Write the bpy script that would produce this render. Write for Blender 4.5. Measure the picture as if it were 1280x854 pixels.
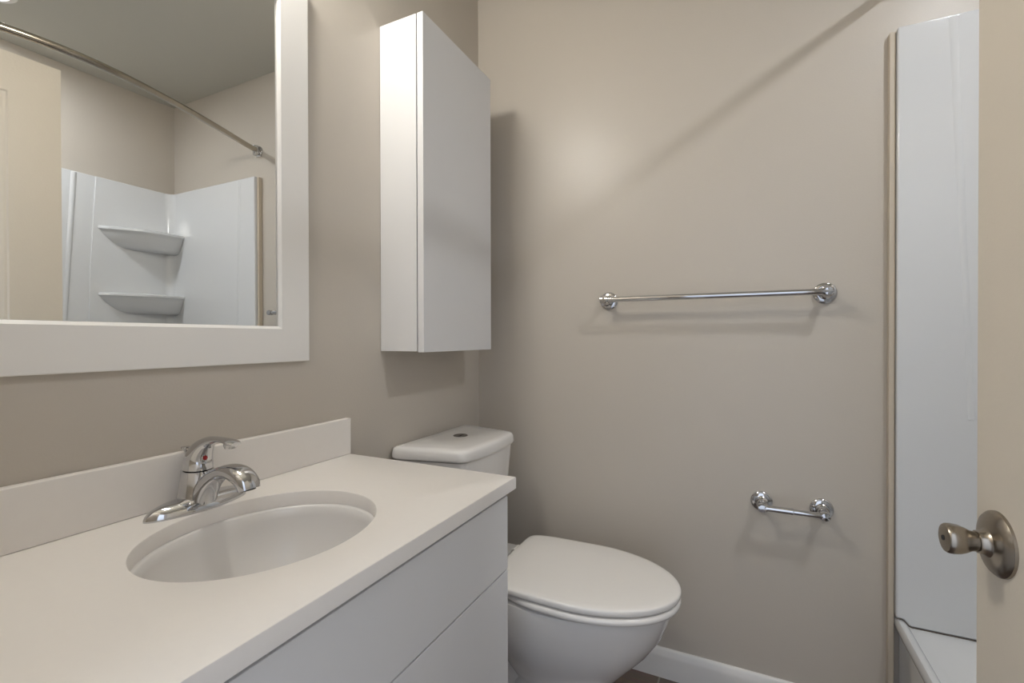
import bpy, bmesh, math
from mathutils import Vector, Matrix
PI = math.pi
S = bpy.context.scene
for o in list(bpy.data.objects): bpy.data.objects.remove(o, do_unlink=True)
C = S.collection

# ------------------------------------------------------------------ camera
F_PX = 590.48
cd_ = bpy.data.cameras.new('camera'); cam = bpy.data.objects.new('camera', cd_); C.objects.link(cam)
cd_.sensor_width = 36.0; cd_.sensor_fit = 'HORIZONTAL'; cd_.lens = F_PX / 1280 * 36.0
cd_.clip_start = 0.02; cd_.clip_end = 50
yaw, pitch, roll = math.radians(25.988), math.radians(0.373), math.radians(-0.128)
fw = Vector((-math.sin(yaw)*math.cos(pitch), math.cos(yaw)*math.cos(pitch), -math.sin(pitch)))
rt = Vector((math.cos(yaw), math.sin(yaw), 0)); up = rt.cross(fw)
rt2 = rt*math.cos(roll) + up*math.sin(roll); up2 = -rt*math.sin(roll) + up*math.cos(roll)
M = Matrix((rt2, up2, -fw)).transposed().to_4x4(); M.translation = Vector((0.9270, -1.6054, 1.1079))
cam.matrix_world = M
S.camera = cam

# ------------------------------------------------------------------ light and exposure
W_STRENGTH = 1.26
w = bpy.data.worlds.new('hall_light'); S.world = w; w.use_nodes = True
bg = w.node_tree.nodes['Background']; bg.inputs[0].default_value = (0.78, 0.861, 1.0, 1); bg.inputs[1].default_value = W_STRENGTH
wt = w.node_tree; wc = wt.nodes.new('ShaderNodeTexCoord'); wsx = wt.nodes.new('ShaderNodeSeparateXYZ'); wr = wt.nodes.new('ShaderNodeMapRange')   # hall: ceiling side lighter than floor side
wr.inputs[1].default_value = -0.6; wr.inputs[2].default_value = 0.6; wr.inputs[3].default_value = 0.60 * W_STRENGTH; wr.inputs[4].default_value = 1.32 * W_STRENGTH
wt.links.new(wc.outputs['Generated'], wsx.inputs[0]); wt.links.new(wsx.outputs[2], wr.inputs[0]); wt.links.new(wr.outputs[0], bg.inputs[1])
VANITY_E = 66.0     # strength of the frosted glass shade over the mirror
TUB_E = 236.0        # strength of the lens of the recessed light over the tub
S.view_settings.view_transform = 'Standard'; S.view_settings.look = 'None'
S.view_settings.gamma = 1.0; S.view_settings.exposure = 0.08; S.view_settings.use_curve_mapping = False

# ------------------------------------------------------------------ materials
def mat(name, col, rough=0.5, metal=0.0, coat=0.0, bump=0.0, bscale=300, emit=None, estr=0, noise=0.0, nscale=6, spec=0.5):
    m = bpy.data.materials.new(name); m.use_nodes = True
    nt = m.node_tree; p = nt.nodes['Principled BSDF']
    p.inputs['Base Color'].default_value = (*col, 1); p.inputs['Roughness'].default_value = rough
    p.inputs['Metallic'].default_value = metal; p.inputs['Coat Weight'].default_value = coat
    p.inputs['Coat Roughness'].default_value = 0.06
    p.inputs['Specular IOR Level'].default_value = spec
    if emit: p.inputs['Emission Color'].default_value = (*emit, 1); p.inputs['Emission Strength'].default_value = estr
    tc = nt.nodes.new('ShaderNodeTexCoord')
    if noise:
        n = nt.nodes.new('ShaderNodeTexNoise'); n.inputs['Scale'].default_value = nscale; n.inputs['Detail'].default_value = 4
        nt.links.new(tc.outputs['Object'], n.inputs['Vector'])
        mx = nt.nodes.new('ShaderNodeMix'); mx.data_type = 'RGBA'
        mx.inputs[6].default_value = (*[c*(1-noise) for c in col], 1); mx.inputs[7].default_value = (*[min(1, c*(1+noise)) for c in col], 1)
        nt.links.new(n.outputs['Fac'], mx.inputs[0]); nt.links.new(mx.outputs[2], p.inputs['Base Color'])
    if bump:
        n = nt.nodes.new('ShaderNodeTexNoise'); n.inputs['Scale'].default_value = bscale; n.inputs['Detail'].default_value = 2
        nt.links.new(tc.outputs['Object'], n.inputs['Vector'])
        b = nt.nodes.new('ShaderNodeBump'); b.inputs['Strength'].default_value = bump; b.inputs['Distance'].default_value = 0.001
        nt.links.new(n.outputs['Fac'], b.inputs['Height']); nt.links.new(b.outputs['Normal'], p.inputs['Normal'])
    return m
def srgb(r, g, b):
    f = lambda c: ((c/255)/12.92 if c/255 <= 0.04045 else ((c/255+0.055)/1.055)**2.4)
    return (f(r), f(g), f(b))
WALL = mat('greige_wall_paint', srgb(194, 186, 175), rough=0.34, bump=0.25, bscale=220, spec=0.33)
CEIL = mat('ceiling_paint', srgb(190, 187, 177), rough=0.9, bump=0.3)
TRIM = mat('white_trim_paint', srgb(228, 225, 221), rough=0.35)
BEIGE = mat('beige_strip_paint', srgb(196, 184, 166), rough=0.5, noise=0.04, nscale=20)
LAM = mat('white_laminate', srgb(219, 218, 218), rough=0.45, noise=0.01, spec=0.3)
QUARTZ = mat('white_quartz', srgb(236, 231, 226), rough=0.36, noise=0.012, nscale=90)
PORC = mat('white_porcelain', srgb(228, 225, 222), rough=0.12, coat=0.5)
PLAST = mat('white_plastic', srgb(234, 230, 225), rough=0.22)
ACRYL = mat('white_acrylic', srgb(217, 218, 219), rough=0.075, coat=0.4)
DOORM = mat('cream_door_paint', srgb(212, 203, 188), rough=0.42, bump=0.3, bscale=160)
CHROME = mat('chrome', (0.60, 0.60, 0.61), rough=0.07, metal=1)
NICKEL = mat('satin_nickel', (0.36, 0.32, 0.27), rough=0.26, metal=1)
RODM = mat('brushed_nickel_tube', (0.45, 0.41, 0.35), rough=0.2, metal=1)
MIRR = mat('silvered_glass', (0.90, 0.91, 0.90), rough=0.0, metal=1)
DARK = mat('dark_gap', (0.03, 0.03, 0.03), rough=0.7)
RED = mat('red_dot', srgb(150, 20, 25), rough=0.3)
FROST = mat('frosted_glass_lit', (0.9, 0.88, 0.84), rough=0.5, emit=(1.0, 0.977, 0.915), estr=VANITY_E)
LENS = mat('light_lens', (0.9, 0.9, 0.9), rough=0.5, emit=(0.924, 0.955, 1.0), estr=TUB_E)
# plank tiles with grout
TILE = bpy.data.materials.new('wood_look_tile'); TILE.use_nodes = True
nt = TILE.node_tree; p = nt.nodes['Principled BSDF']; p.inputs['Roughness'].default_value = 0.45
tc = nt.nodes.new('ShaderNodeTexCoord'); mp = nt.nodes.new('ShaderNodeMapping'); mp.inputs['Location'].default_value = (-0.085, 0.0, 0)
br = nt.nodes.new('ShaderNodeTexBrick'); br.inputs['Scale'].default_value = 1.0
br.inputs['Brick Width'].default_value = 0.60; br.inputs['Row Height'].default_value = 0.30; br.inputs['Mortar Size'].default_value = 0.003
br.inputs['Color1'].default_value = (*srgb(128, 110, 100), 1); br.inputs['Color2'].default_value = (*srgb(118, 100, 92), 1); br.inputs['Mortar'].default_value = (*srgb(170, 160, 150), 1)
mp2 = nt.nodes.new('ShaderNodeMapping'); mp2.inputs['Scale'].default_value = (6, 70, 1)
nz = nt.nodes.new('ShaderNodeTexNoise'); nz.inputs['Scale'].default_value = 2.5; nz.inputs['Detail'].default_value = 5
mx = nt.nodes.new('ShaderNodeMix'); mx.data_type = 'RGBA'; mx.blend_type = 'MULTIPLY'; mx.inputs[0].default_value = 0.55
nt.links.new(tc.outputs['Object'], mp.inputs['Vector']); nt.links.new(mp.outputs[0], br.inputs['Vector'])
nt.links.new(tc.outputs['Object'], mp2.inputs['Vector']); nt.links.new(mp2.outputs[0], nz.inputs['Vector'])
nt.links.new(br.outputs['Color'], mx.inputs[6]); nt.links.new(nz.outputs['Color'], mx.inputs[7]); nt.links.new(mx.outputs[2], p.inputs['Base Color'])

# ------------------------------------------------------------------ helpers
def link(name, bm, m, parent=None, smooth=35, bevel=0, segs=2):
    bmesh.ops.recalc_face_normals(bm, faces=bm.faces[:])
    me = bpy.data.meshes.new(name); bm.to_mesh(me); bm.free()
    if smooth:
        me.shade_smooth(); me.set_sharp_from_angle(angle=math.radians(smooth))
    me.materials.append(m)
    o = bpy.data.objects.new(name, me); C.objects.link(o)
    if bevel:
        b = o.modifiers.new('bevel', 'BEVEL'); b.width = bevel; b.segments = segs; b.limit_method = 'ANGLE'; b.angle_limit = math.radians(35)
        b.harden_normals = True
    if parent is not None:
        o.parent = parent; o.matrix_parent_inverse = parent.matrix_world.inverted()
    return o
def thing(name, loc, label, cat, group=None):
    o = bpy.data.objects.new(name, None); C.objects.link(o); o.empty_display_size = 0.05
    o.matrix_world = Matrix.Translation(Vector(loc))
    o['label'] = label; o['category'] = cat
    if group: o['group'] = group
    return o
def tag(o, label, cat): o['label'] = label; o['category'] = cat; return o
def struct(o, label=None):
    o['kind'] = 'structure'
    if label: o['label'] = label
    return o
def box(bm, x0, x1, y0, y1, z0, z1):
    vs = [bm.verts.new((x, y, z)) for x in (x0, x1) for y in (y0, y1) for z in (z0, z1)]
    for f in ((0,1,3,2), (4,6,7,5), (0,4,5,1), (2,3,7,6), (0,2,6,4), (1,5,7,3)): bm.faces.new([vs[i] for i in f])
    return vs
def Bx(*a): bm = bmesh.new(); box(bm, *a); return bm
def prism(bm, pts, fn, a, b):
    """polygon pts (u,v), extruded between a and b; fn(u,v,t)->xyz"""
    A = [bm.verts.new(fn(u, v, a)) for u, v in pts]; B = [bm.verts.new(fn(u, v, b)) for u, v in pts]
    bm.faces.new(A); bm.faces.new(B[::-1]); n = len(pts)
    for i in range(n): bm.faces.new((A[i], B[i], B[(i+1) % n], A[(i+1) % n]))
def rings(bm, R, cap0=True, cap1=True, closed=True):
    V = [[bm.verts.new(p) for p in r] for r in R]; n = len(V[0])
    for a, b in zip(V, V[1:]):
        for i in range(n if closed else n-1): bm.faces.new((a[i], a[(i+1) % n], b[(i+1) % n], b[i]))
    if cap0: bm.faces.new(V[0][::-1])
    if cap1: bm.faces.new(V[-1])
    return V
def frame_of(ax):
    ax = Vector(ax).normalized(); t = Vector((0, 0, 1)) if abs(ax.z) < 0.9 else Vector((0, 1, 0))
    u = ax.cross(t).normalized(); return ax, u, ax.cross(u)
def lathe(bm, o, ax, prof, n=40):
    """prof: list of (r, h) along ax from o"""
    o = Vector(o); ax, u, v = frame_of(ax); R = []
    for r, h in prof:
        r = max(r, 1e-5); R.append([o + ax*h + (u*math.cos(2*PI*i/n) + v*math.sin(2*PI*i/n))*r for i in range(n)])
    rings(bm, R)
def cyl(bm, a, b, r, n=28): a = Vector(a); b = Vector(b); lathe(bm, a, b-a, [(r, 0), (r, (b-a).length)], n)
def cr(P, k=6):
    """Catmull-Rom through tuples"""
    out = []; n = len(P)
    for i in range(n-1):
        p0 = P[max(i-1, 0)]; p1 = P[i]; p2 = P[i+1]; p3 = P[min(i+2, n-1)]
        for j in range(k):
            t = j/k; out.append(tuple(0.5*((2*b)+(-a+c)*t+(2*a-5*b+4*c-d)*t*t+(-a+3*b-3*c+d)*t**3) for a, b, c, d in zip(p0, p1, p2, p3)))
    out.append(tuple(P[-1])); return out
def sweep(bm, path, side=None, n=24, k=6, sup=2.0):
    """path: (x,y,z,th,w): th radius in the bending plane, w radius along side; sup: superellipse power"""
    P = cr(path, k) if k else path; R = []
    for i, q in enumerate(P):
        a = Vector(P[max(i-1, 0)][:3]); b = Vector(P[min(i+1, len(P)-1)][:3]); t = (b-a).normalized()
        s = Vector(side) if side else frame_of(t)[1]
        s = (s - t*s.dot(t)).normalized(); nn = t.cross(s); c = Vector(q[:3]); ring = []
        for j in range(n):
            A = 2*PI*j/n; ca, sa = math.cos(A), math.sin(A)
            ring.append(c + nn*q[3]*math.copysign(abs(ca)**(2/sup), ca) + s*q[4]*math.copysign(abs(sa)**(2/sup), sa))
        R.append(ring)
    rings(bm, R)
def tube(bm, pts, r, n=16, k=4): sweep(bm, [(*p_, r, r) for p_ in pts], None, n, k)

# ------------------------------------------------------------------ room shell
W, H, YF = 2.04, 2.44, -1.585
DX0, DX1, DH = 0.60, 1.285, 2.05      # door opening in the front wall
struct(link('floor', Bx(-0.12, W+0.12, YF-0.12, 0.12, -0.05, 0), TILE))
struct(link('ceiling', Bx(-0.12, W+0.12, YF-0.12, 0.12, H, H+0.05), CEIL))
struct(link('wall_left', Bx(-0.12, 0, YF-0.12, 0.12, 0, H), WALL))
struct(link('wall_back', Bx(0, W, 0, 0.12, 0, H), WALL))
struct(link('wall_right', Bx(W, W+0.12, YF-0.12, 0.12, 0, H), WALL))
bm = bmesh.new()
prism(bm, [(0, 0), (DX0, 0), (DX0, DH), (DX1, DH), (DX1, 0), (W, 0), (W, H), (0, H)], lambda u, v, t: (u, t, v), YF-0.12, YF)
struct(link('wall_front', bm, WALL))
def base(name, p0, p1, n):
    prof = [(0, 0), (0.014, 0), (0.014, 0.066), (0.0125, 0.076), (0.0095, 0.083), (0.0085, 0.089), (0.004, 0.0935), (0, 0.0935)]
    bm = bmesh.new(); p0 = Vector(p0); p1 = Vector(p1); n = Vector(n)
    A = [bm.verts.new(p0 + n*u + Vector((0, 0, v))) for u, v in prof]; B = [bm.verts.new(p1 + n*u + Vector((0, 0, v))) for u, v in prof]
    bm.faces.new(A); bm.faces.new(B[::-1])
    for i in range(len(prof)): bm.faces.new((A[i], B[i], B[(i+1) % len(prof)], A[(i+1) % len(prof)]))
    struct(link(name, bm, TRIM, smooth=50))
base('baseboard_back', (0.014, 0, 0), (1.280, 0, 0), (0, -1, 0))
base('baseboard_left', (0, 0, 0), (0, -0.688, 0), (1, 0, 0))
# painted strip closing the joint between wall and tub surround
bm = Bx(1.281, 1.2948, -0.020, 0, 0, 1.925); struct(link('trim_1', bm, BEIGE, bevel=0.002))

# ------------------------------------------------------------------ bathtub
TX0, TX1, TY0, TY1, RIM = 1.296, W-0.002, YF+0.012, -0.002, 0.352
tub = thing('bathtub', (1.66, -0.79, 0), 'white acrylic bathtub along the right wall, its front rim and deck seen beside the door', 'bathtub')
def rrect(x0, x1, y0, y1, r, z, n=8):
    out = []
    for cx, cy, a0 in ((x1-r, y1-r, 0), (x0+r, y1-r, 90), (x0+r, y0+r, 180), (x1-r, y0+r, 270)):
        for i in range(n+1):
            a = math.radians(a0 + 90*i/n); out.append((cx + r*math.cos(a), cy + r*math.sin(a), z))
    return out
bm = bmesh.new()
R_ = [rrect(TX0+0.012, TX1, TY0, TY1, 0.004, 0.0), rrect(TX0+0.012, TX1, TY0, TY1, 0.004, RIM-0.035), rrect(TX0+0.003, TX1, TY0, TY1, 0.004, RIM-0.028), rrect(TX0, TX1, TY0, TY1, 0.004, RIM-0.018),
      rrect(TX0, TX1, TY0, TY1, 0.004, RIM-0.003), rrect(TX0+0.004, TX1-0.002, TY0+0.002, TY1-0.002, 0.005, RIM+0.004), rrect(TX0+0.010, TX1-0.004, TY0+0.004, TY1-0.004, 0.006, RIM+0.006)]
def deck(xr, ins, z, r): return rrect(TX0+xr, TX1-ins, TY0+ins, TY1-ins, r, z)
R_ += [rrect(TX0+0.018, TX1-0.006, TY0+0.006, TY1-0.006, 0.007, RIM+0.003), rrect(TX0+0.027, TX1-0.010, TY0+0.010, TY1-0.010, 0.008, RIM-0.009)]
def basin(i, z, r): return rrect(TX0+0.065+i, TX1-0.05-i, TY0+0.10+i*1.6, TY1-0.27-i*1.2, r, z)
R_ += [basin(0, RIM-0.010, 0.12), basin(0.012, RIM-0.018, 0.12), basin(0.03, RIM-0.06, 0.12), basin(0.05, 0.16, 0.12), basin(0.07, 0.10, 0.11), basin(0.12, 0.075, 0.09)]
rings(bm, R_); link('tub_body', bm, ACRYL, tub, smooth=40)
bm = bmesh.new(); lathe(bm, (1.69, TY0+0.33, 0.0755), (0, 0, 1), [(0.0, 0), (0.03, 0), (0.03, 0.002), (0.02, 0.004), (0, 0.003)], 24); link('drain', bm, CHROME, tub)

# ------------------------------------------------------------------ tub surround
ZT = 1.928
sur = thing('tub_surround', (1.70, -0.02, RIM), 'glossy white three-wall tub surround with two moulded corner shelves', 'tub surround')
zb = RIM + 0.012
# back panel (bottom edge follows the curb and the deck of the tub)
bm = bmesh.new()
pts = [(1.2955, ZT), (1.2955, RIM+0.0095), (1.306, RIM+0.0095), (1.312, RIM+0.008), (1.317, RIM+0.002), (1.323, RIM-0.005), (1.328, RIM-0.0065), (W-0.004, RIM-0.0065), (W-0.004, ZT)]
prism(bm, pts, lambda u, v, t: (u, t, v), -0.033, -0.003)
link('back_panel', bm, ACRYL, sur, bevel=0.0045, segs=3)
bm = bmesh.new(); prism(bm, [(YF+0.004, ZT), (-0.0335, ZT), (-0.0335, RIM-0.0065), (YF+0.004, RIM-0.0065)], lambda u, v, t: (t, u, v), W-0.030, W-0.003); link('side_panel', bm, ACRYL, sur, bevel=0.003)
bm = bmesh.new(); prism(bm, [(1.30, ZT), (W-0.031, ZT), (W-0.031, RIM+0.008), (1.30, RIM+0.008)], lambda u, v, t: (u, t, v), YF+0.003, YF+0.03); link('front_panel', bm, ACRYL, sur, bevel=0.003)
# dark sealant line under the back panel
bm = bmesh.new()
ln = [(1.2965, RIM+0.0088), (1.306, RIM+0.0088), (1.312, RIM+0.0072), (1.317, RIM+0.0014), (1.323, RIM-0.0056), (1.328, RIM-0.0072), (1.7, RIM-0.0072), (W-0.01, RIM-0.0072)]
tube(bm, [(a, -0.0335, b) for a, b in ln], 0.0011, 8, 1); link('sealant_line', bm, mat('grey_sealant', srgb(110, 100, 90), 0.6), sur)
# raised tapering ribs on the panels
def rib(name, fn, a0, a1, wd, z0, z1, d):
    bm = bmesh.new(); secs = [(-1, 0), (-0.55, 1), (0.55, 1), (1, 0)]
    def rg(z, a, w_): return [fn(a + s*w_, hh*d, z) for s, hh in secs]
    A = [bm.verts.new(q) for q in rg(z1, a1, wd)]; B = [bm.verts.new(q) for q in rg(z0, a0, wd*0.7)]
    for i in range(3): bm.faces.new((A[i], B[i], B[i+1], A[i+1]))
    bm.faces.new(A); bm.faces.new(B[::-1]); bm.faces.new((A[0], A[3], B[3], B[0]))
    link(name, bm, ACRYL, sur, smooth=60)
rib('rib', lambda a, h, z: (a, -0.0325-h, z), 1.445, 1.407, 0.010, 0.9, ZT-0.006, 0.0018)
rib('rib', lambda a, h, z: (W-0.0295-h, a, z), -0.525, -0.47, 0.012, 0.9, ZT-0.006, 0.006)
# step of the corner module on the long wall
bm = bmesh.new()
prism(bm, [(-0.385, ZT-0.001), (-0.05, ZT-0.001), (-0.05, RIM), (-0.44, RIM), (-0.41, 1.48)], lambda u, v, t: (t, u, v), W-0.036, W-0.029); link('corner_module', bm, ACRYL, sur, bevel=0.003, segs=2)
# concave corner fillet
bm = bmesh.new(); A = []; x1, y1, r = W-0.0355, -0.0325, 0.045
pf = [(x1, y1)] + [(x1 - r + r*math.sin(math.radians(t)), y1 - r + r*math.cos(math.radians(t))) for t in range(0, 91, 9)]
# fillet section: corner plus the concave arc
pf = [(x1+0.001, y1+0.001)] + [(x1 - r + 0.0, y1+0.001)] + [(x1 - r + r*math.sin(math.radians(t)), y1 - r + r*math.cos(math.radians(t))) for t in range(0, 91, 9)] + [(x1+0.001, y1-r)]
prism(bm, pf, lambda u, v, t: (u, v, t), RIM+0.0, ZT-0.002); link('corner_fillet', bm, ACRYL, sur, smooth=30)
def shelf(z, dep):
    """corner shelf: bowed front lip, underside tapering back into the corner"""
    bm = bmesh.new(); xw, yw = W-0.037, -0.034
    def outline(s, zz, n=16):
        a = Vector((xw, yw-0.345*s[0])); b = Vector((xw-0.115*s[1], yw)); out = [(xw, yw, zz)]
        for i in range(n+1):
            t = i/n; q = a.lerp(b, t); nrm = Vector((-(a-b).y, (a-b).x)).normalized()
            if nrm.x > 0: nrm = -nrm
            q = q + nrm*0.045*s[2]*math.sin(PI*t); out.append((q.x, q.y, zz))
        return out
    rings(bm, [outline((0.985, 0.95, 1.0), z+0.008), outline((1, 1, 1.12), z+0.004), outline((1, 1, 1.12), z-0.006), outline((0.97, 0.92, 1.0), z-0.012),
               outline((0.945, 0.86, 1.0), z-0.028), outline((0.88, 0.75, 0.95), z-dep*0.55), outline((0.77, 0.6, 0.75), z-dep*0.85), outline((0.66, 0.48, 0.55), z-dep)])
    link('corner_shelf', bm, ACRYL, sur, smooth=50)
shelf(1.675, 0.092); shelf(1.338, 0.092)

# ------------------------------------------------------------------ curtain rod
rod = thing('shower_curtain_rod', (1.30, -0.79, 2.061), 'curved brushed nickel shower curtain rod mounted high over the tub, seen in the mirror', 'curtain rod')
pts = [(1.300-d, -t, 2.0615) for t, d in ((0.028, 0.006), (0.11, 0.032), (0.23, 0.074), (0.40, 0.128), (0.543, 0.166), (0.68, 0.195), (0.80, 0.205), (0.90, 0.198), (0.99, 0.180), (1.12, 0.145), (1.30, 0.085), (1.45, 0.035), (1.557, 0.006))]
bm = bmesh.new(); tube(bm, pts, 0.0125, 20, 2); link('tube', bm, RODM, rod)
for yy, s in ((0.0, -1), (YF, 1)):
    bm = bmesh.new(); lathe(bm, (1.300, yy, 2.0615), (0, s, 0), [(0.0, 0), (0.026, 0), (0.026, 0.006), (0.021, 0.009), (0.012, 0.010), (0.012, 0.02)], 28)
    cyl(bm, (1.300, yy+s*0.020, 2.038), (1.300, yy+s*0.020, 2.084), 0.0145)
    box(bm, 1.281, 1.319, yy+s*0.004-0.004, yy+s*0.004+0.004, 2.034, 2.046)
    link('bracket', bm, CHROME, rod, bevel=0.001)

# ------------------------------------------------------------------ mirror
MY0, MY1, MZ0, MZ1, FW, FT = -1.50, -0.8183, 1.0566, 1.93, 0.0790, 0.016
mir = thing('wall_mirror', (0, (MY0+MY1)/2, MZ0), 'large mirror in a wide flat white frame on the left wall above the vanity', 'mirror')
bm = bmesh.new()
def quad_ring(y0, y1, z0, z1, x): return [(x, y0, z0), (x, y1, z0), (x, y1, z1), (x, y0, z1)]
e = 0.0015; g = FW
Rr = [quad_ring(MY0, MY1, MZ0, MZ1, 0.001), quad_ring(MY0, MY1, MZ0, MZ1, FT-e), quad_ring(MY0+e, MY1-e, MZ0+e, MZ1-e, FT),
      quad_ring(MY0+g-0.006, MY1-g+0.006, MZ0+g-0.006, MZ1-g+0.006, FT), quad_ring(MY0+g, MY1-g, MZ0+g, MZ1-g, FT-0.0045), quad_ring(MY0+g, MY1-g, MZ0+g, MZ1-g, 0.0085),
      quad_ring(MY0+g, MY1-g, MZ0+g, MZ1-g, 0.001)]
V = rings(bm, Rr, False, False)
for i in range(4): bm.faces.new((V[0][i], V[-1][i], V[-1][(i+1) % 4], V[0][(i+1) % 4]))
link('mirror_frame', bm, TRIM, mir, smooth=20)
link('mirror_backing', Bx(0.001, 0.0019, MY0+g+0.0002, MY1-g-0.0002, MZ0+g+0.0002, MZ1-g-0.0002), DARK, mir, smooth=0)
link('mirror_glass', Bx(0.002, 0.008, MY0+g+0.0018, MY1-g-0.0018, MZ0+g+0.0003, MZ1-g-0.0003), MIRR, mir, smooth=0)

# ------------------------------------------------------------------ wall cabinet
cab = thing('wall_cabinet', (0, -0.37, 1.072), 'tall narrow white wall cabinet with one flat door, hung above the toilet tank', 'cabinet')
link('cabinet_body', Bx(0.001, 0.1275, -0.5586, -0.1768, 1.0727, 1.9937), LAM, cab, bevel=0.0008)
link('door_gap', Bx(0.1275, 0.1308, -0.553, -0.182, 1.078, 1.988), DARK, cab)
link('cabinet_door', Bx(0.1308, 0.1506, -0.5586, -0.1768, 1.0705, 1.9937), LAM, cab, bevel=0.0009)

# ------------------------------------------------------------------ vanity
VY0, VY1 = YF+0.006, -0.702
van = thing('vanity_cabinet', (0.24, -1.14, 0), 'white flat-front vanity cabinet with stacked drawers under the sink counter', 'cabinet')
bm = bmesh.new()
box(bm, 0.002, 0.4630, VY1-0.016, VY1, 0, 0.7830)
link('side_panel', bm, LAM, van, bevel=0.0006)
link('side_panel', Bx(0.002, 0.4630, VY0, VY0+0.016, 0, 0.7830), LAM, van, bevel=0.0006)
link('back_panel', Bx(0.002, 0.012, VY0+0.0165, VY1-0.0165, 0.08, 0.60), LAM, van)
link('bottom_panel', Bx(0.0125, 0.46, VY0+0.0165, VY1-0.0165, 0.085, 0.10), LAM, van)
link('toe_kick', Bx(0.40, 0.412, VY0+0.0165, VY1-0.0165, 0.0, 0.0845), LAM, van)
link('front_rail', Bx(0.445, 0.4630, VY0+0.0165, VY1-0.0165, 0.765, 0.7830), LAM, van)
link('front_rail', Bx(0.445, 0.4630, VY0+0.0165, VY1-0.0165, 0.603, 0.627), LAM, van)
for z0, z1 in ((0.6172, 0.7722), (0.3622, 0.6140), (0.1070, 0.3590)):
    link('drawer_front', Bx(0.4640, 0.4768, VY0, -0.7045, z0, z1), LAM, van, bevel=0.0012)

# counter with elliptical cut-out
CZ, CT, CX, CY = 0.8114, 0.0262, 0.4905, -0.6920
EX, EY, EA, EB = 0.249, -1.102, 0.154, 0.178
cnt = thing('vanity_countertop', (0.24, -1.14, CZ-CT), 'white stone vanity countertop with backsplash and oval sink cut-out', 'countertop')
def ering(cx, cy, a, b, z, n=96): return [(cx + a*math.cos(2*PI*i/n), cy + b*math.sin(2*PI*i/n), z) for i in range(n)]
x0, x1, y0, y1 = 0.001, CX, YF+0.002, CY
def rect_ring(ins, z, n=96):
    out = []
    for i in range(n):
        a = 2*PI*i/n; dx, dy = EA*math.cos(a), EB*math.sin(a); t = 1e9
        if dx > 1e-9: t = min(t, (x1-ins-EX)/dx)
        if dx < -1e-9: t = min(t, (x0-EX)/dx)
        if dy > 1e-9: t = min(t, (y1-ins-EY)/dy)
        if dy < -1e-9: t = min(t, (y0-EY)/dy)
        out.append([EX+dx*t, EY+dy*t, z])
    for cx_, cy_ in ((x0, y0), (x0, y1-ins), (x1-ins, y0), (x1-ins, y1-ins)):
        j = min(range(n), key=lambda k: (out[k][0]-cx_)**2 + (out[k][1]-cy_)**2); out[j][0] = cx_; out[j][1] = cy_
    return out
bm = bmesh.new(); bvl = 0.003
Rr = [ering(EX, EY, EA+0.0006, EB+0.0006, CZ-CT), ering(EX, EY, EA, EB, CZ-0.003), ering(EX, EY, EA+0.001, EB+0.001, CZ-0.0008), ering(EX, EY, EA+0.0028, EB+0.0028, CZ),
      rect_ring(bvl, CZ), rect_ring(bvl*0.3, CZ-bvl*0.3), rect_ring(0, CZ-bvl), rect_ring(0, CZ-CT+0.001), rect_ring(0.001, CZ-CT)]
V = rings(bm, Rr, False, False)
n = 96
for i in range(n): bm.faces.new((V[-1][i], V[-1][(i+1) % n], V[0][(i+1) % n], V[0][i]))
link('slab', bm, QUARTZ, cnt, smooth=30)
link('backsplash', Bx(0.001, 0.0186, YF+0.002, CY, CZ+0.0002, 0.9032), QUARTZ, cnt, bevel=0.0018)

snk = thing('sink_basin', (EX, EY, 0.64), 'oval white porcelain undermount sink basin set below the countertop', 'sink')
bm = bmesh.new(); R_ = [ering(EX, EY, EA+0.024, EB+0.024, CZ-CT-0.0006), ering(EX, EY, EA-0.001, EB-0.001, CZ-CT-0.0006), ering(EX, EY, EA-0.005, EB-0.005, CZ-CT-0.004)]
for i in range(1, 15):
    t = i/14; rr = math.cos(t*PI/2)**0.55 if t < 1 else 0
    rr = max(rr, 0.14); R_.append(ering(EX, EY, (EA-0.006)*rr, (EB-0.006)*rr, CZ-CT-0.004-0.135*math.sin(t*PI/2)))
inner = R_[:]
outer = [[(EX+(x-EX)*1.04 + (0.006 if x > EX else -0.006)*0, EY+(y-EY)*1.04, z-0.008) for x, y, z in r] for r in inner[2:]]
rings(bm, [ering(EX, EY, EA+0.024, EB+0.024, CZ-CT-0.008)] [:0] + outer[::-1] + [ering(EX, EY, EA+0.024, EB+0.024, CZ-CT-0.012)] + inner); link('basin', bm, mat('satin_white_porcelain', srgb(228, 225, 222), rough=0.24), snk, smooth=50)
bm = bmesh.new(); lathe(bm, (EX, EY, CZ-CT-0.139), (0, 0, 1), [(0, 0.0005), (0.023, 0.0005), (0.022, 0.003), (0.012, 0.004), (0.011, 0.008), (0, 0.009)], 28); link('drain', bm, CHROME, snk)

# ------------------------------------------------------------------ faucet
FX, FY = 0.062, -1.098
fau = thing('basin_faucet', (FX, FY, CZ), 'chrome single-lever faucet with a red dot, standing behind the oval sink', 'faucet')
bm = bmesh.new(); R_ = []
for s, z in ((1.0, 0.0002), (1.0, 0.003), (0.96, 0.008), (0.85, 0.014), (0.62, 0.0195), (0.3, 0.022)):
    ring = []
    for i in range(64):
        a = 2*PI*i/64; yv = math.cos(a); xv = math.sin(a)
        ring.append((FX + math.copysign(abs(xv)**1.2, xv)*0.032*s, FY + yv*0.087*(0.35+0.65*s), CZ+z))
    R_.append(ring)
rings(bm, R_); link('base_plate', bm, CHROME, fau, smooth=50)
bm = bmesh.new(); lathe(bm, (FX-0.006, FY, CZ+0.010), (0.04, 0, 1), [(0.032, 0), (0.0300, 0.012), (0.0270, 0.03), (0.0250, 0.052), (0.0250, 0.056), (0.022, 0.0575)], 48)
link('valve_body', bm, CHROME, fau)
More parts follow.
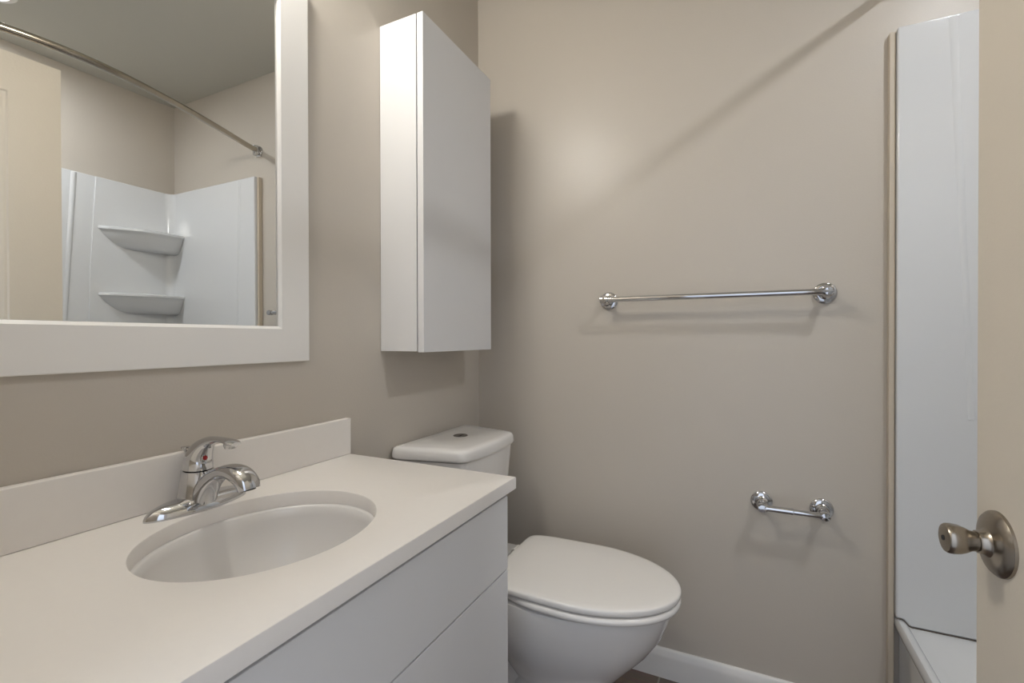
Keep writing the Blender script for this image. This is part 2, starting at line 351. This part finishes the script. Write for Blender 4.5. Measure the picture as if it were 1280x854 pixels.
bm = bmesh.new()
sweep(bm, [(FX+0.012, FY, CZ+0.006, 0.016, 0.021), (FX+0.020, FY, CZ+0.030, 0.017, 0.020), (FX+0.038, FY, CZ+0.052, 0.015, 0.018), (FX+0.066, FY, CZ+0.068, 0.0115, 0.0165),
           (FX+0.092, FY, CZ+0.0735, 0.0120, 0.0185), (FX+0.115, FY, CZ+0.0700, 0.0135, 0.0195), (FX+0.1315, FY, CZ+0.060, 0.0130, 0.0190), (FX+0.1365, FY, CZ+0.049, 0.0120, 0.0175)], side=(0, 1, 0), n=32, k=6, sup=2.3)
link('spout', bm, CHROME, fau, smooth=50)
bm = bmesh.new(); lathe(bm, (FX+0.1362, FY, CZ+0.0495), (0.25, 0, -0.97), [(0.0100, -0.002), (0.0100, 0.0018), (0.008, 0.0018), (0.007, 0.000)], 24); link('aerator', bm, DARK, fau)
bm = bmesh.new()
sweep(bm, [(FX-0.003, FY, CZ+0.0685, 0.0235, 0.0235), (FX-0.002, FY, CZ+0.080, 0.0230, 0.0230), (FX+0.002, FY, CZ+0.092, 0.0205, 0.0212), (FX+0.012, FY, CZ+0.105, 0.0160, 0.0180), (FX+0.030, FY, CZ+0.1175, 0.0095, 0.0125),
           (FX+0.053, FY, CZ+0.1235, 0.0050, 0.0095), (FX+0.076, FY, CZ+0.1240, 0.0042, 0.0100), (FX+0.093, FY, CZ+0.1220, 0.0042, 0.0125), (FX+0.104, FY, CZ+0.1205, 0.0030, 0.0085)], side=(0, 1, 0), n=32, k=6)
link('lever_handle', bm, CHROME, fau, smooth=60)
bm = bmesh.new(); lathe(bm, (FX+0.089, FY, CZ+0.1195), (0, 0, -1), [(0.0105, -0.002), (0.011, 0.002), (0.009, 0.007), (0, 0.0085)], 24); link('lever_pad', bm, CHROME, fau)
bm = bmesh.new(); lathe(bm, (FX+0.0215, FY-0.002, CZ+0.0890), (0.93, -0.10, 0.12), [(0, -0.004), (0.0038, -0.004), (0.0038, 0.0015), (0.003, 0.0022), (0, 0.0025)], 20); link('indicator_dot', bm, RED, fau)['label'] = 'red indicator dot'
bm = bmesh.new(); cyl(bm, (FX-0.038, FY, CZ+0.005), (FX-0.038, FY, CZ+0.096), 0.0022, 12)
lathe(bm, (FX-0.038, FY, CZ+0.094), (0, 0, 1), [(0.003, 0), (0.0045, 0.003), (0.0075, 0.006), (0.0075, 0.0085), (0.0, 0.0095)], 20); link('lift_rod', bm, CHROME, fau)

# ------------------------------------------------------------------ toilet
TYc = -0.328
toi = thing('toilet', (0.40, TYc, 0), 'white two-piece toilet with closed elongated lid between the vanity and back wall', 'toilet')
def egg(xb, xf, hw, z, n=64, p=2.2, xm=None):
    """plan ring: blunt back, elongated front"""
    xm = xm if xm is not None else xb + (xf-xb)*0.45; out = []
    for i in range(n):
        a = 2*PI*i/n; c, s = math.cos(a), math.sin(a)
        if c >= 0: x = xm + (xf-xm)*abs(c)**(2/2.05); y = hw*math.copysign(abs(s)**(2/2.05), s)
        else: x = xm - (xm-xb)*abs(c)**(2/p); y = hw*math.copysign(abs(s)**(2/p), s)
        out.append((x, TYc + y, z))
    return out
bm = bmesh.new()
rings(bm, [egg(0.30, 0.630, 0.112, 0.0, p=4), egg(0.30, 0.630, 0.112, 0.012, p=4), egg(0.31, 0.624, 0.106, 0.03, p=4), egg(0.32, 0.616, 0.098, 0.09, p=3.5), egg(0.325, 0.608, 0.093, 0.138, p=3.2), egg(0.33, 0.598, 0.087, 0.150, p=3.2), egg(0.325, 0.602, 0.090, 0.160, p=3.2),
           egg(0.305, 0.630, 0.112, 0.193, p=3), egg(0.28, 0.672, 0.137, 0.240, p=2.8), egg(0.25, 0.708, 0.155, 0.280, p=2.6), egg(0.225, 0.738, 0.168, 0.325, p=2.5), egg(0.22, 0.756, 0.175, 0.370, p=2.4),
           egg(0.22, 0.763, 0.178, 0.398, p=2.4), egg(0.222, 0.762, 0.177, 0.408, p=2.4), egg(0.23, 0.755, 0.170, 0.411, p=2.4)])
# rear deck that carries the tank
R_ = []
for z, hw, xa, xb_ in ((0.0, 0.088, 0.12, 0.40), (0.03, 0.078, 0.12, 0.40), (0.18, 0.072, 0.10, 0.40), (0.28, 0.105, 0.06, 0.38), (0.345, 0.155, 0.03, 0.36), (0.398, 0.165, 0.022, 0.36), (0.409, 0.163, 0.024, 0.36), (0.411, 0.158, 0.03, 0.355)):
    R_.append([(x, TYc+y-0, z) for x, y, _ in rrect(xa, xb_, -hw, hw, 0.045, z)])
rings(bm, R_); link('bowl', bm, PORC, toi, smooth=60)
# seat ring and lid
def seatring(bm, z0, z1, xb, xf, hw, r, p=3.0):
    rings(bm, [egg(xb+r, xf-r, hw-r, z0, p=p), egg(xb+r*.3, xf-r*.3, hw-r*.3, z0+r*.3, p=p), egg(xb, xf, hw, z0+r, p=p), egg(xb, xf, hw, z1-r, p=p), egg(xb+r*.3, xf-r*.3, hw-r*.3, z1-r*.3, p=p), egg(xb+r, xf-r, hw-r, z1, p=p)])
bm = bmesh.new(); seatring(bm, 0.4155, 0.4335, 0.300, 0.786, 0.186, 0.007); link('seat', bm, PLAST, toi, smooth=60)
def lidring(ins, z, n=160, th=0):
    """lid plan: straight hinge edge, elongated oval"""
    xb, xf, hw, xm = 0.292+ins, 0.786-ins, 0.184-ins, 0.520; out = []
    for i in range(n):
        a = 2*PI*i/n; c, s = math.cos(a), math.sin(a)
        if c >= 0: x = xm + (xf-xm)*c; y = hw*s
        else:
            x = xm - (xm-xb)*abs(c)**(0.16); y = hw*math.copysign(abs(s)**0.16, s)*1.0
            t = (xm-x)/(xm-xb); y *= 1 - 0.085*t**3
        out.append((x, TYc+y, z))
    return out
bm = bmesh.new()
rings(bm, [lidring(0.006, 0.4375), lidring(0.002, 0.4385), lidring(0.0, 0.4420), lidring(0.0, 0.4500), lidring(0.0015, 0.4535), lidring(0.006, 0.4555), lidring(0.02, 0.4575), lidring(0.08, 0.4590)]); link('seat_lid', bm, PLAST, toi, smooth=60)
for s in (-1, 1):
    bm = bmesh.new(); cyl(bm, (0.284, TYc+s*0.070-0.018, 0.436), (0.284, TYc+s*0.070+0.018, 0.436), 0.011, 20)
    lathe(bm, (0.276, TYc+s*0.070, 0.4115), (0, 0, 1), [(0.018, 0), (0.018, 0.008), (0.012, 0.013), (0.009, 0.022)], 24); link('seat_hinge', bm, PLAST, toi)
    bm = bmesh.new(); lathe(bm, (0.30, TYc+s*0.105, 0.014), (0, 0, 1), [(0.012, 0), (0.012, 0.008), (0.008, 0.014), (0, 0.016)], 20); link('bolt_cap', bm, PLAST, toi)
# tank
def tankring(xb, xf, hb, hf, r, z, bow=0.010, ns=7):
    cn = [(xb, -hb, r*0.8), (xf, -hf, r), (xf, hf, r), (xb, hb, r*0.8)]; out = []
    for i, (x, y, rr) in enumerate(cn):
        a = Vector(cn[i-1][:2]); b = Vector((x, y)); c = Vector(cn[(i+1) % 4][:2])
        p0 = b + (a-b).normalized()*rr; p2 = b + (c-b).normalized()*rr
        for j in range(ns+1):
            t = j/ns; q = p0*(1-t)**2 + b*2*t*(1-t) + p2*t*t; out.append([q.x, q.y])
        if i == 1:
            q2 = Vector(cn[2][:2]) + (b-Vector(cn[2][:2])).normalized()*rr
            for j in range(1, 8):
                t = j/8; q = p2.lerp(q2, t); out.append([q.x + bow*4*t*(1-t), q.y])
    return [(x, TYc + y, z) for x, y in out]
bm = bmesh.new()
rings(bm, [tankring(0.045, 0.185, 0.150, 0.120, 0.035, 0.413), tankring(0.035, 0.196, 0.163, 0.130, 0.035, 0.43), tankring(0.026, 0.214, 0.185, 0.146, 0.032, 0.52), tankring(0.016, 0.233, 0.201, 0.157, 0.03, 0.757), tankring(0.025, 0.225, 0.19, 0.148, 0.028, 0.7585)])
link('tank', bm, PORC, toi, smooth=60)
bm = bmesh.new()
rings(bm, [tankring(0.016, 0.231, 0.198, 0.153, 0.032, 0.7592), tankring(0.008, 0.240, 0.206, 0.161, 0.033, 0.7605), tankring(0.006, 0.242, 0.208, 0.163, 0.033, 0.7660), tankring(0.008, 0.240, 0.206, 0.161, 0.033, 0.784),
           tankring(0.011, 0.2365, 0.203, 0.158, 0.032, 0.791), tankring(0.017, 0.229, 0.197, 0.152, 0.030, 0.7945), tankring(0.028, 0.217, 0.186, 0.141, 0.028, 0.7962), tankring(0.06, 0.18, 0.14, 0.10, 0.02, 0.7968)])
link('tank_lid', bm, PORC, toi, smooth=60)
bm = bmesh.new(); lathe(bm, (0.115, TYc+0.01, 0.7955), (0, 0, 1), [(0.0, 0), (0.0235, 0), (0.0235, 0.002), (0.021, 0.0032), (0.0195, 0.0022), (0, 0.0022)], 36)
box(bm, 0.114, 0.116, TYc-0.009, TYc+0.029, 0.7970, 0.7986); link('flush_button', bm, mat('dull_chrome', (0.30, 0.29, 0.28), 0.25, 1), toi)['label'] = 'round dull chrome flush button'

# ------------------------------------------------------------------ towel bar and paper holder on the back wall
def rose(bm, x, z, d, r, k=1.0):
    prof = [(0, 0.0002), (r, 0.0002), (r, 0.004), (r*0.93, 0.0065), (r*0.90, 0.0068), (r*0.86, 0.0105), (r*0.70, 0.0125), (r*0.62, 0.0128), (r*0.58, 0.018), (r*0.42, 0.022), (r*0.33, 0.027),
            (r*0.30, d-0.015), (r*0.36, d-0.012), (r*0.42, d-0.008), (r*0.43, d), (r*0.42, d+0.008), (r*0.34, d+0.011), (0, d+0.012)]
    lathe(bm, (x, 0, z), (0, -1, 0), prof, 40)
tb = thing('towel_bar', (0.827, 0, 1.235), 'long chrome towel bar with round posts on the back wall', 'towel bar')
for x, s in ((0.5156, -1), (1.1389, 1)):
    bm = bmesh.new(); rose(bm, x, 1.235, 0.065, 0.0300)
    cyl(bm, (x-s*0.013, -0.065, 1.235), (x+s*0.011, -0.065, 1.235), 0.0120); link('post', bm, CHROME, tb)
bm = bmesh.new(); cyl(bm, (0.5156, -0.065, 1.235), (1.1389, -0.065, 1.235), 0.0088); link('bar', bm, CHROME, tb)
tp = thing('paper_holder', (1.056, 0, 0.617), 'empty chrome toilet paper holder low on the back wall, below the towel bar', 'paper holder')
for x, s in ((0.9798, -1), (1.1321, 1)):
    bm = bmesh.new(); rose(bm, x, 0.6167, 0.064, 0.0295)
    cyl(bm, (x-s*0.012, -0.064, 0.6167), (x+s*0.010, -0.064, 0.6167), 0.0115); link('post', bm, CHROME, tp)
bm = bmesh.new(); lathe(bm, (0.9798, -0.064, 0.6167), (1, 0, 0), [(0.0088, 0), (0.0088, 0.070), (0.0094, 0.072), (0.0094, 0.076), (0.0078, 0.078), (0.0078, 0.152)], 28); link('roller', bm, CHROME, tp)

# ------------------------------------------------------------------ room door (open, against the tub)
DA = math.radians(4.5); DL, DTk = 0.745, 0.034
edge = Vector((1.1911, -0.8212)); dirn = Vector((math.sin(DA), -math.cos(DA)))    # along the leaf, from free edge to hinge
nrm = Vector((-math.cos(DA), -math.sin(DA)))                                      # face seen by the camera
Z0, Z1 = 0.012, 2.03
door = thing('door_1', (edge.x, edge.y, 0), 'open cream panelled room door with a satin nickel knob, standing in front of the tub', 'door')
door['kind'] = 'structure'
def D(s, z, d): q = edge + dirn*s + nrm*d; return (q.x, q.y, z)
bm = bmesh.new()
st = 0.128   # stile width
panels = [(st, DL-st, 1.05, 1.905), (st, DL-st, 0.22, 0.78)]
# leaf face with recessed panels, built as a grid of cells
ss = sorted({0, st, DL-st, DL}); zs = sorted({Z0, 0.22, 0.78, 1.05, 1.905, Z1})
def leaf_side(d0, sg):
    vv = {}
    def V_(s, z, d): 
        k = (round(s, 5), round(z, 5), round(d, 5))
        if k not in vv: vv[k] = bm.verts.new(D(s, z, d))
        return vv[k]
    for i in range(len(ss)-1):
        for j in range(len(zs)-1):
            c = ((ss[i]+ss[i+1])/2, (zs[j]+zs[j+1])/2)
            if any(a < c[0] < b and e_ < c[1] < f_ for a, b, e_, f_ in panels):
                steps = [(0, 0), (0.004, -0.0045), (0.010, -0.005), (0.018, -0.009), (0.040, -0.009), (0.060, -0.003)]
                prev = None
                for ins, dd in steps:
                    q = [V_(ss[i]+ins, zs[j]+ins, d0+sg*dd), V_(ss[i+1]-ins, zs[j]+ins, d0+sg*dd), V_(ss[i+1]-ins, zs[j+1]-ins, d0+sg*dd), V_(ss[i]+ins, zs[j+1]-ins, d0+sg*dd)]
                    if prev:
                        for k in range(4): bm.faces.new((prev[k], prev[(k+1) % 4], q[(k+1) % 4], q[k]))
                    prev = q
                bm.faces.new(prev)
            else:
                bm.faces.new((V_(ss[i], zs[j], d0), V_(ss[i+1], zs[j], d0), V_(ss[i+1], zs[j+1], d0), V_(ss[i], zs[j+1], d0)))
    per = [(s, Z0) for s in ss] + [(DL, z) for z in zs[1:]] + [(s, Z1) for s in reversed(ss[:-1])] + [(0, z) for z in reversed(zs[1:-1])]
    return [V_(s, z, d0) for s, z in per]
A = leaf_side(0.0, 1); B = leaf_side(-DTk, -1)
for i in range(len(A)): bm.faces.new((A[i], A[(i+1) % len(A)], B[(i+1) % len(A)], B[i]))
link('door_leaf', bm, DOORM, door, smooth=20)
kn = Vector((*(edge + dirn*0.046), 0.868)); N3 = Vector((nrm.x, nrm.y, 0))
for sg, dd in ((1, 0.0), (-1, -DTk)):
    o_ = kn + N3*dd
    bm = bmesh.new(); lathe(bm, o_, N3*sg, [(0, 0.0), (0.0375, 0.0), (0.0372, 0.003), (0.034, 0.0065), (0.026, 0.0095), (0.0165, 0.0115), (0.0135, 0.015), (0.0128, 0.0202), (0.0112, 0.0207)], 48)
    link('knob_rose', bm, NICKEL, door)
    if sg == 1:
        bm = bmesh.new(); lathe(bm, o_, N3*sg, [(0.0100, 0.0205), (0.0112, 0.021), (0.0118, 0.026), (0.0145, 0.031), (0.0168, 0.037), (0.0176, 0.043), (0.0170, 0.048), (0.0155, 0.0500), (0.010, 0.0510), (0.0, 0.0512)], 48)
        link('knob', bm, NICKEL, door)
        bm = bmesh.new(); lathe(bm, o_ + N3*0.0505, N3, [(0.0, 0), (0.0030, 0), (0.0030, 0.0014), (0, 0.0015)], 16); link('keyhole', bm, DARK, door)
bm = bmesh.new()
q = kn - N3*DTk*0.5
for z in (0.35, 1.05, 1.80):
    c_ = Vector(D(DL+0.004, z, 0.002)); cyl(bm, c_ - Vector((0, 0, 0.045)), c_ + Vector((0, 0, 0.045)), 0.006, 16)
link('hinges', bm, NICKEL, door)

# ------------------------------------------------------------------ lamps
vl = thing('vanity_light', (0, -1.12, 2.15), 'frosted glass vanity light on the left wall above the mirror', 'lamp')
bm = bmesh.new(); lathe(bm, (0.001, -1.12, 2.20), (1, 0, 0), [(0, 0), (0.055, 0), (0.055, 0.010), (0.045, 0.018), (0, 0.020)], 36); cyl(bm, (0.015, -1.12, 2.222), (0.100, -1.12, 2.222), 0.008, 16)
lathe(bm, (0.100, -1.12, 2.232), (0, 0, -1), [(0, 0), (0.03, 0.002), (0.076, 0.010), (0.076, 0.020), (0, 0.020)], 36); link('lamp_holder', bm, RODM, vl)
bm = bmesh.new(); lathe(bm, (0.100, -1.12, 2.2115), (0, 0, -1), [(0, 0), (0.070, 0), (0.0735, 0.01), (0.0735, 0.105), (0.066, 0.118), (0, 0.122)], 44); link('glass_shade', bm, FROST, vl)
cl = thing('recessed_light', (1.658, -0.864, H), 'round recessed ceiling light over the tub, at the top left of the mirror', 'lamp')
bm = bmesh.new(); lathe(bm, (1.658, -0.864, H-0.0003), (0, 0, -1), [(0.062, 0), (0.085, 0), (0.085, 0.003), (0.066, 0.007), (0.062, 0.003)], 40); link('trim_ring', bm, TRIM, cl)
bm = bmesh.new(); lathe(bm, (1.658, -0.864, H-0.0003), (0, 0, -1), [(0, 0), (0.0615, 0), (0.0615, 0.004), (0.04, 0.007), (0, 0.008)], 40); link('lens', bm, LENS, cl)
